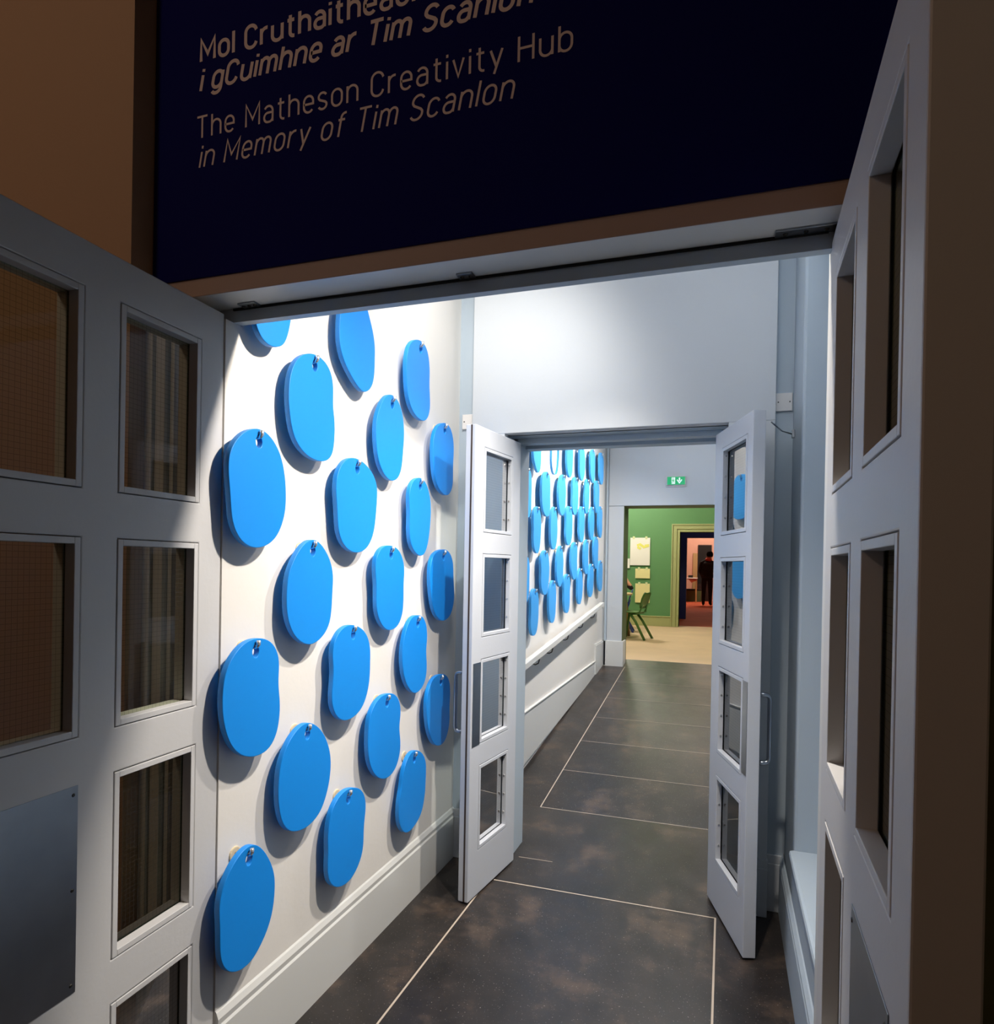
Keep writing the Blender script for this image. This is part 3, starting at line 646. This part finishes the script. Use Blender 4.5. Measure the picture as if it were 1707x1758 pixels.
for ri, (k, ys, zs) in enumerate(RW):
    for ci, (y, z) in enumerate(zip(ys, zs)):
        key = POOL[k][ci]; P = OUT[key][2]
        w0 = max(p[0] for p in P) - min(p[0] for p in P)
        rn = ['top', 'second', 'third', 'fourth', 'lowest'][ri]
        sliver = (k == 'S' and ci == 0)
        if sliver: lab = 'blue board almost hidden behind the left door leaf, lowest row of the ramp wall'
        else: lab = f'blue board, {ORD[ci - 1 if k == "S" else ci]} from the left in the {rn} row of the ramp wall'
        hl = 'chrome hook of the board hidden behind the left door leaf, ramp wall' if sliver else f'small hook, {ORD[ci - 1 if k == "S" else ci]} from the left in the {rn} row of the ramp wall'
        place_board(key, y, z, X2, WID[k][ci] / w0, lab, hl, 'blue boards on the ramp wall', 'hooks on the ramp wall', M_BLUE_WASHED)

# ------------------------------------------------------------------ handrail on the ramp wall
hr = empty('handrail', (X2, 6.0, 0)); tag(hr, 'white sloping handrail with hooks along the ramp wall', 'handrail')
HY0, HY1 = 4.36, 7.74
hz = lambda y: .892 + (y - 4.36) * .0925
rel = lambda y: y - 6.0
MB().prism([(rel(HY0), hz(HY0) - .048), (rel(HY1), hz(HY1) - .048), (rel(HY1), hz(HY1)), (rel(HY0), hz(HY0))], 'x', .052, .098).build('rail', M_TRIM, hr, bevel=.004)
for y in (4.75, 5.55, 6.40, 7.20):
    MB().prism([(rel(y) - .10, hz(y) - .055), (rel(y) + .16, hz(y) - .034), (rel(y) + .16, hz(y) - .115)], 'x', .0, .012).build('gusset', M_TRIM, hr)
for y in (4.52, 5.00, 5.42, 6.00, 6.65, 7.28):
    z = hz(y) - .05
    MB().tube([(.001, rel(y), z - .055), (.045, rel(y), z - .06), (.068, rel(y), z - .048), (.075, rel(y), z - .02), (.075, rel(y), z + .004)], .0055, 8).tube([(.0, rel(y), z - .055), (.005, rel(y), z - .055)], .022, 14).build('rail_bracket', M_DARKMETAL, hr, smooth=True)
MB().box(.052, .098, rel(HY1) - .001, rel(HY1) + .015, hz(HY1) - .07, hz(HY1) - .002).build('end_cap', M_TRIM, hr, bevel=.003)

# ------------------------------------------------------------------ exit sign
ex = empty('exit_sign', (-.575, RY1, 2.645)); tag(ex, 'small green emergency exit sign with white arrow on the far wall', 'exit sign')
MB().box(-.108, .108, -.055, -.012, -.045, .055).build('housing', M_PLASTIC, ex, bevel=.004)
MB().box(-.120, .120, -.030, -.012, -.062, -.045).build('base_plate', M_PLASTIC, ex, bevel=.003)
M_EXIT = mat('exit_green', '#0FA968', .4, emit='#0FA968', estr=.35); M_EXW = mat('exit_white', '#F2FFF8', .4, emit='#F2FFF8', estr=.4)
MB().box(-.102, .102, -.0565, -.055, -.042, .052).build('green_panel', M_EXIT, ex)
def flat(name, polys, m, y):
    mb = MB()
    for p in polys: mb.add([(x, y, z) for x, z in p], [tuple(range(len(p)))])
    return mb.build(name, m, ex)
flat('door_symbol', [[(-.052, -.032), (-.012, -.032), (-.012, .044), (-.052, .044)]], M_EXW, -.0572)
flat('running_symbol', [[(-.036 + .006 * math.cos(a), .028 + .006 * math.sin(a)) for a in [2 * PI * i / 10 for i in range(10)]], [(-.042, .018), (-.030, .020), (-.028, .000), (-.040, -.002)], [(-.040, -.002), (-.034, -.002), (-.046, -.026), (-.052, -.024)], [(-.034, .0), (-.028, .0), (-.020, -.016), (-.026, -.018)], [(-.030, .018), (-.016, .008), (-.018, .004), (-.031, .012)], [(-.042, .018), (-.052, .004), (-.049, .002), (-.040, .012)]], M_EXIT, -.0579)
flat('arrow_symbol', [[(.030, .040), (.046, .040), (.046, .0), (.030, .0)], [(.006, .012), (.038, -.032), (.038, -.012), (.016, .020)], [(.070, .012), (.060, .020), (.038, -.012), (.038, -.032)]], M_EXW, -.0572)

# ------------------------------------------------------------------ green room: papers on clips
def paper(x0, x1, z0, z1, m, lab, clips):
    o = MB().box(x0, x1, GY - .030, GY - .024, z0, z1).build('pinned_paper', m); tag(o, lab, 'paper', 'papers on the green wall')
    for x in clips: MB().box(x - .022, x + .022, GY - .034, GY, z1 - .03, z1 + .028).build('clip', M_CLIP, o, bevel=.003)
    return o
p = paper(-1.920, -1.510, 1.675, 2.256, M_PAPER, 'large white paper with a yellow brush mark on the green wall', [-1.85, -1.59])
mb = MB(); sy = GY - .0312
for (x0, z0, x1, z1, w) in [(-1.78, 2.09, -1.70, 2.12, .05), (-1.73, 2.12, -1.62, 2.05, .055), (-1.66, 2.055, -1.53, 2.09, .05), (-1.62, 2.09, -1.53, 2.10, .045), (-1.77, 2.06, -1.70, 2.02, .05)]:
    d = Vector((x1 - x0, z1 - z0)).normalized(); n = Vector((-d.y, d.x)) * w / 2; sy -= .0012
    mb.add([(x0 - n.x, sy, z0 - n.y), (x1 - n.x, sy, z1 - n.y), (x1 + n.x, sy, z1 + n.y), (x0 + n.x, sy, z0 + n.y)], [(0, 1, 2, 3)])
mb.build('brush_mark', M_YELLOW, p)
paper(-1.805, -1.502, 1.402, 1.606, M_PAPERY, 'small yellowed paper below the large white paper on the green wall', [-1.73, -1.57])
paper(-1.800, -1.500, .890, 1.293, M_PAPERY, 'tall yellowed paper behind the green chair, lowest on the green wall', [-1.72, -1.57])
paper(-2.25, -1.925, 1.612, 1.815, M_PAPER, 'white paper cut off by the green door reveal', [-2.17])

# table, chairs and the seated visitor
tb = empty('round_table', (-2.16, 11.98, FZ)); tag(tb, 'round pale wooden table with blue apron beside the green chair', 'table')
MB().tube([(0, 0, .722), (0, 0, .726), (0, 0, .752), (0, 0, .756)], [.585, .60, .60, .585], 48).build('tabletop', M_WOOD, tb)
MB().tube([(0, 0, .60), (0, 0, .72)], .50, 40).build('apron', M_CHAIRB, tb)
for (x, y, m) in [(.40, -.40, M_YLEG), (.56, -.06, M_WOODB), (-.40, .35, M_WOODB), (-.35, -.38, M_YLEG)]:
    MB().tube([(x * .85, y * .85, .72), (x, y, 0)], [.032, .024], 14).build('leg', m, tb, smooth=True)
def school_chair(name, loc, rz, m, ml, lab):
    """faces local -x; back at +x, legs raked"""
    r = empty(name, loc, rz); tag(r, lab, 'chair', 'classroom chairs')
    n = 8
    def shell(pts, halfw, th):
        v = []; f = []
        for i, (x, z) in enumerate(pts):
            for k in range(n + 1):
                t = -1 + 2 * k / n; v.append((x + .02 * (1 - t * t) * 0, t * halfw[i], z + .012 * t * t))
        for i in range(len(pts) - 1):
            for k in range(n):
                a = i * (n + 1) + k; f.append((a, a + 1, a + n + 2, a + n + 1))
        return v, f
    v, f = shell([(-.21, .425), (-.17, .445), (0, .435), (.12, .435), (.17, .45)], [.16, .19, .2, .19, .17], .02)
    o = new_mesh('seat', v, f, m, r, True); s = o.modifiers.new('s', 'SOLIDIFY'); s.thickness = .018
    v, f = shell([(.165, .52), (.19, .58), (.215, .68), (.245, .76), (.25, .785)], [.14, .185, .19, .17, .13], .02)
    o = new_mesh('backrest', v, f, m, r, True); s = o.modifiers.new('s', 'SOLIDIFY'); s.thickness = .018
    for sg in (-1, 1):
        MB().tube([(-.13, .15 * sg, .43), (-.20, .19 * sg, 0)], .02, 10).build('leg', ml, r, smooth=True)
        MB().tube([(.0, .16 * sg, .43), (.10, .17 * sg, .30), (.27, .2 * sg, 0)], .022, 10).build('leg', ml, r, smooth=True)
        MB().tube([(.02, .13 * sg, .425), (.13, .13 * sg, .44), (.17, .13 * sg, .5), (.195, .13 * sg, .60)], .014, 10).build('back_support', ml, r, smooth=True)
    return r
school_chair('classroom_chair', (-1.475, 11.53, FZ), -.22, M_CHAIRG, M_CHAIRGL, 'green plastic classroom chair with raked legs at the round table')
school_chair('classroom_chair', (-1.90, 12.75, FZ), .1, M_CHAIRB, M_CHAIRB, 'blue plastic classroom chair beyond the round table')

# ------------------------------------------------------------------ figures
def figure(name, loc, rz, J, E, label, mats_by, parts=()):
    root = empty(name, loc, rz); tag(root, label, 'person')
    me = bpy.data.meshes.new('tmp'); keys = list(J); me.from_pydata([J[k][:3] for k in keys], [(keys.index(a), keys.index(b)) for a, b in E], [])
    ob = bpy.data.objects.new('tmp', me); COL.objects.link(ob)
    ob.modifiers.new('skin', 'SKIN'); 
    sv = me.skin_vertices[0].data if me.skin_vertices else None
    for i, k in enumerate(keys):
        rr = J[k][3]; sv[i].radius = rr if isinstance(rr, tuple) else (rr, rr); sv[i].use_root = (k == 'pelvis')
    sb = ob.modifiers.new('sub', 'SUBSURF'); sb.levels = 2
    dg = bpy.context.evaluated_depsgraph_get(); dg.update()
    m2 = bpy.data.meshes.new_from_object(ob.evaluated_get(dg)); m2.name = 'body'
    bpy.data.objects.remove(ob)
    m2.materials.clear(); mats = []
    for p in m2.polygons:
        c = p.center; m = mats_by(c)
        if m not in mats: mats.append(m); m2.materials.append(m)
        p.material_index = mats.index(m); p.use_smooth = True
    b = bpy.data.objects.new('body', m2); COL.objects.link(b); b.parent = root
    return root
def body_edges(hands=True):
    E = [('pelvis', 'waist'), ('waist', 'chest'), ('chest', 'neck'), ('neck', 'head'), ('head', 'crown')]
    for s in 'LR':
        E += [('pelvis', 'hip' + s), ('hip' + s, 'knee' + s), ('knee' + s, 'ankle' + s), ('ankle' + s, 'toe' + s), ('chest', 'sh' + s), ('sh' + s, 'el' + s), ('el' + s, 'wr' + s), ('wr' + s, 'palm' + s)]
        for i in range(5): E += [('palm' + s, f'k{i}' + s), (f'k{i}' + s, f'f{i}' + s)]
    return E
def fingers(J, s, dirv, side):
    p = Vector(J['palm' + s][:3]); d = Vector(dirv).normalized(); sd = Vector(side).normalized()
    for i, (o, l) in enumerate([(-.032, .060), (-.012, .070), (.010, .066), (.030, .050)]):
        a = p + sd * o + d * .035; b = a + d * l + Vector((0, .006, -.004))
        J[f'k{i}' + s] = (*a, .010); J[f'f{i}' + s] = (*b, .008)
    a = p - sd * .045 - d * .01; b = a + d * .04 - sd * .012
    J['k4' + s] = (*a, .011); J['f4' + s] = (*b, .009)
# standing visitor seen from behind, head bowed to the right; local -y is the back
J = {'pelvis': (0, 0, .96, (.16, .12)), 'waist': (0, 0, 1.14, (.155, .115)), 'chest': (.01, .01, 1.38, (.175, .12)), 'neck': (.02, .04, 1.54, .058), 'head': (.05, .085, 1.64, (.085, .095)), 'crown': (.065, .10, 1.72, (.075, .085))}
for s, g in (('L', -1), ('R', 1)):
    J.update({'hip' + s: (.095 * g, 0, .90, .105), 'knee' + s: (.105 * g, .01, .50, .075), 'ankle' + s: (.11 * g, -.02, .09, .055), 'toe' + s: (.125 * g, .13, .04, (.045, .035)),
              'sh' + s: (.19 * g, 0, 1.43, .068)})
J.update({'elL': (-.245, -.03, 1.15, .055), 'wrL': (-.20, .17, .99, .036), 'palmL': (-.17, .23, .99, (.032, .02)), 'elR': (.25, .02, 1.16, .055), 'wrR': (.17, .22, 1.14, .036), 'palmR': (.12, .27, 1.16, (.032, .02))})
fingers(J, 'L', (.3, 1, 0), (1, -.3, 0)); fingers(J, 'R', (-.5, 1, .2), (1, .5, 0))
def mstand(c):
    if c.z > 1.555: return M_SKIN
    if c.z < .09: return M_BLACK
    if c.y > .19 and c.z > .85: return M_SKIN
    return M_CLOTH
pr_ = figure('person', (-.58, 23.25, FZ), -.1, J, body_edges(), 'standing person in black seen from behind with head bowed', mstand)
def ell(name, m, parent, c, r, cut=None, seg=20):
    bm = bmesh.new(); bmesh.ops.create_uvsphere(bm, u_segments=seg, v_segments=14, radius=1)
    if cut: bmesh.ops.delete(bm, geom=[v for v in bm.verts if cut(v.co)], context='VERTS')
    for v in bm.verts: v.co = Vector((c[0] + v.co.x * r[0], c[1] + v.co.y * r[1], c[2] + v.co.z * r[2]))
    me = bpy.data.meshes.new(name); bm.to_mesh(me); bm.free(); me.materials.append(m)
    o = bpy.data.objects.new(name, me); COL.objects.link(o); o.parent = parent
    for p in me.polygons: p.use_smooth = True
    return o
ell('hair', M_HAIR, pr_, (.06, .085, 1.71), (.108, .125, .125), lambda c: c.y > .35 and c.z < .45 or c.z < -.72)
MB().tube([(.02, .03, 1.475), (.03, .045, 1.545), (.033, .05, 1.575)], [.125, .11, .095], 18).build('collar', M_RED, pr_, smooth=True)
MB().tube([(0, 0, .93), (0, 0, 1.02), (0, 0, 1.2), (.005, .005, 1.36), (.01, .012, 1.47)], [.198, .192, .185, .20, .13], 20).build('jacket', M_CLOTH, pr_, smooth=True)
for e in pr_.children:
    if e.name.startswith('jacket'):
        for v in e.data.vertices: v.co.y *= .74
for g in (-1, 1): ell('ear', M_SKIN, pr_, (.05 + .088 * g, .09, 1.645), (.012, .022, .03))
# seated visitor, chin on hand, mostly behind the reveal
J = {'pelvis': (0, 0, .46, (.14, .12)), 'waist': (0, -.03, .64, (.13, .11)), 'chest': (0, -.08, .84, (.15, .11)), 'neck': (.02, -.12, .99, .048), 'head': (.03, -.16, 1.08, (.075, .085)), 'crown': (.035, -.17, 1.16, (.068, .08))}
for s, g in (('L', -1), ('R', 1)):
    J.update({'hip' + s: (.09 * g, -.02, .46, .085), 'knee' + s: (.11 * g, -.40, .47, .062), 'ankle' + s: (.11 * g, -.38, .08, .045), 'toe' + s: (.11 * g, -.50, .04, (.04, .03)), 'sh' + s: (.16 * g, -.08, .90, .055)})
J.update({'elL': (-.24, -.30, .78, .045), 'wrL': (-.10, -.46, .80, .03), 'palmL': (-.05, -.50, .80, (.028, .018)), 'elR': (.24, -.33, .79, .045), 'wrR': (.15, -.29, .95, .03), 'palmR': (.12, -.27, 1.0, (.028, .018))})
fingers(J, 'L', (1, -.4, 0), (.4, 1, 0)); fingers(J, 'R', (-.4, .1, 1), (1, 0, .3))
def mseat(c):
    if c.z > .97 or (c.z > .74 and c.y < -.36) or (c.z > .86 and c.x > .1 and c.y < -.22): return M_SKIN
    return M_CLOTH
ps = figure('person', (-2.04, 13.45, FZ), .25, J, body_edges(), 'seated person in dark clothes at the table, chin on hand', mseat)
ell('hair', M_HAIR, ps, (.032, -.15, 1.115), (.086, .098, .09), lambda c: c.y < -.35 and c.z < .4 or c.z < -.75)
st = empty('stool', (-2.04, 13.45, FZ), .25); tag(st, 'wooden stool under the seated person at the table', 'stool')
MB().tube([(0, 0, .31), (0, 0, .34)], .17, 24).build('seat', M_WOOD, st)
for a in (.8, 2.36, 3.93, 5.5): MB().tube([(.12 * math.cos(a), .12 * math.sin(a), .31), (.17 * math.cos(a), .17 * math.sin(a), 0)], .014, 10).build('leg', M_WOODB, st)

# ------------------------------------------------------------------ farthest room
bb = MB().box(-1.02, -.52, 26.60, 26.69, FZ, 2.56).build('display_panel', M_BLACKBOARD, bevel=.01); tag(bb, 'tall black panel on the pink wall behind the standing person', 'panel')
MB().box(-1.0, -.54, 26.592, 26.601, FZ + .66, 2.52).build('screen', M_BLACK, bb)
wb = MB().box(-1.20, -1.03, 26.62, 26.69, FZ, 2.24).build('upright_board', M_BEIGE, bevel=.01); tag(wb, 'narrow beige board leaning beside the black panel', 'board')
MB().box(-1.19, -1.04, 26.60, 26.62, FZ + .05, FZ + .12).build('foot_strip', M_WOODB, wb)
ft = empty('side_table', (-1.28, 25.6, FZ)); tag(ft, 'pale table with dark tools on top in the farthest room', 'table')
MB().box(-.42, .30, -.3, .3, .86, .90).build('tabletop', M_PAPER, ft, bevel=.008)
MB().prism([(-.40, .86), (.28, .86), (.28, .80), (.10, .72), (.0, .84)], 'y', -.28, -.25).build('apron', M_PINKFLOOR, ft)
for (x, y) in [(-.38, -.26), (.26, -.26), (-.38, .26), (.26, .26)]: MB().tube([(x, y, .86), (x, y, 0)], .02, 10).build('leg', M_BEIGE, ft)
for (dx, dy, w, h, lab) in [(-.34, 0, .10, .07, 'low dark tool box at the left on the pale table'), (-.16, .05, .12, .13, 'taller dark box in the middle of the pale table'), (.06, -.05, .16, .09, 'dark wide box at the right on the pale table')]:
    x = empty('tool_box', (-1.28 + dx, 25.6 + dy, FZ + .90)); tag(x, lab, 'box', 'boxes on the pale table')
    MB().box(-w / 2, w / 2, -.08, .08, 0, h * .75).build('box_body', M_CLOTH, x, bevel=.006)
    MB().box(-w / 2 - .004, w / 2 + .004, -.084, .084, h * .75, h).build('lid', M_BLACK, x, bevel=.006)
pl = empty('storage_box', (-1.15, 26.2, FZ)); tag(pl, 'dark low storage box under the pale table by the pink wall', 'box')
MB().box(-.26, .30, -.2, .2, 0, .42).build('box_body', M_DKGREEN, pl, bevel=.01)
MB().box(-.27, .31, -.21, .21, .42, .47).build('lid', M_BLACK, pl, bevel=.01)

# ------------------------------------------------------------------ lights
def look(o, t):
    d = Vector(t) - o.location; o.rotation_euler = d.to_track_quat('-Z', 'Y').to_euler()
def spot(name, loc, tgt, e, col, size, blend=.6, rad=.04):
    l = bpy.data.lights.new(name, 'SPOT'); l.energy = e; l.color = col; l.spot_size = math.radians(size); l.spot_blend = blend; l.shadow_soft_size = rad
    o = bpy.data.objects.new(name, l); COL.objects.link(o); o.location = loc; look(o, tgt); return o
def point(name, loc, e, col, rad=.15):
    l = bpy.data.lights.new(name, 'POINT'); l.energy = e; l.color = col; l.shadow_soft_size = rad
    o = bpy.data.objects.new(name, l); COL.objects.link(o); o.location = loc; return o
def area(name, loc, tgt, e, col, sx, sy):
    l = bpy.data.lights.new(name, 'AREA'); l.energy = e; l.color = col; l.shape = 'RECTANGLE'; l.size = sx; l.size_y = sy
    o = bpy.data.objects.new(name, l); COL.objects.link(o); o.location = loc; look(o, tgt); return o
WARM = (1, .91, .80); COOL = (.84, .91, 1)
spot('wall_spotlight', (-.12, 1.87, 2.95), (-1.4, 1.75, .05), 235, WARM, 128, 1.0)
spot('wall_spotlight', (-.10, 2.80, 3.10), (-1.4, 2.70, .25), 230, WARM, 76, 1.0)
spot('end_wall_fill', (-.85, 2.2, 3.25), (-1.32, 3.33, 2.3), 85, (1, .96, .9), 92, 1.0, .15)  # added fill imitating bounce and spill on the end wall, no fixture there
point('corridor_fill', (.12, 2.1, 3.3), 9.5, COOL)  # added cool fill for the right wall and behind the right leaf
point('threshold_fill', (-.55, 1.15, 1.0), 1.0, (.86, .92, 1), .3)  # added soft fill lifting the soffit and near leaves, no lamp stands here
spot('ramp_spotlight', (-.15, 5.1, 3.4), (-1.43, 5.2, 1.2), 300, (1, .95, .9), 120, 1.0)
spot('ramp_spotlight', (-.15, 6.8, 3.45), (-1.43, 6.8, 1.3), 280, (1, .95, .9), 115, 1.0)
point('ramp_lamp', (-.3, 6.4, 3.3), 22, (1, .97, .95))
point('green_room_lamp', (-2.2, 12.6, 3.6), 165, (1, .93, .82), .3)
point('green_room_lamp', (-.4, 10.2, 3.6), 60, (1, .9, .76), .3)
point('rose_room_lamp', (-.6, 24.6, 3.7), 220, (1, .76, .62), .4)
point('blue_room_lamp', (.1, 15.6, 3.6), 14, (1, .7, .5), .3)
point('lobby_light', (-2.3, -1.1, 3.8), 28, (1, .80, .63), .25)
point('lobby_light', (1.9, -.8, 3.2), 2.2, (1, .92, .6), .25)  # added weak fill to lift the olive wall at the right edge
w = bpy.data.worlds.new('world'); SC.world = w; w.use_nodes = True
w.node_tree.nodes['Background'].inputs[0].default_value = (.5, .6, .8, 1); w.node_tree.nodes['Background'].inputs[1].default_value = .02
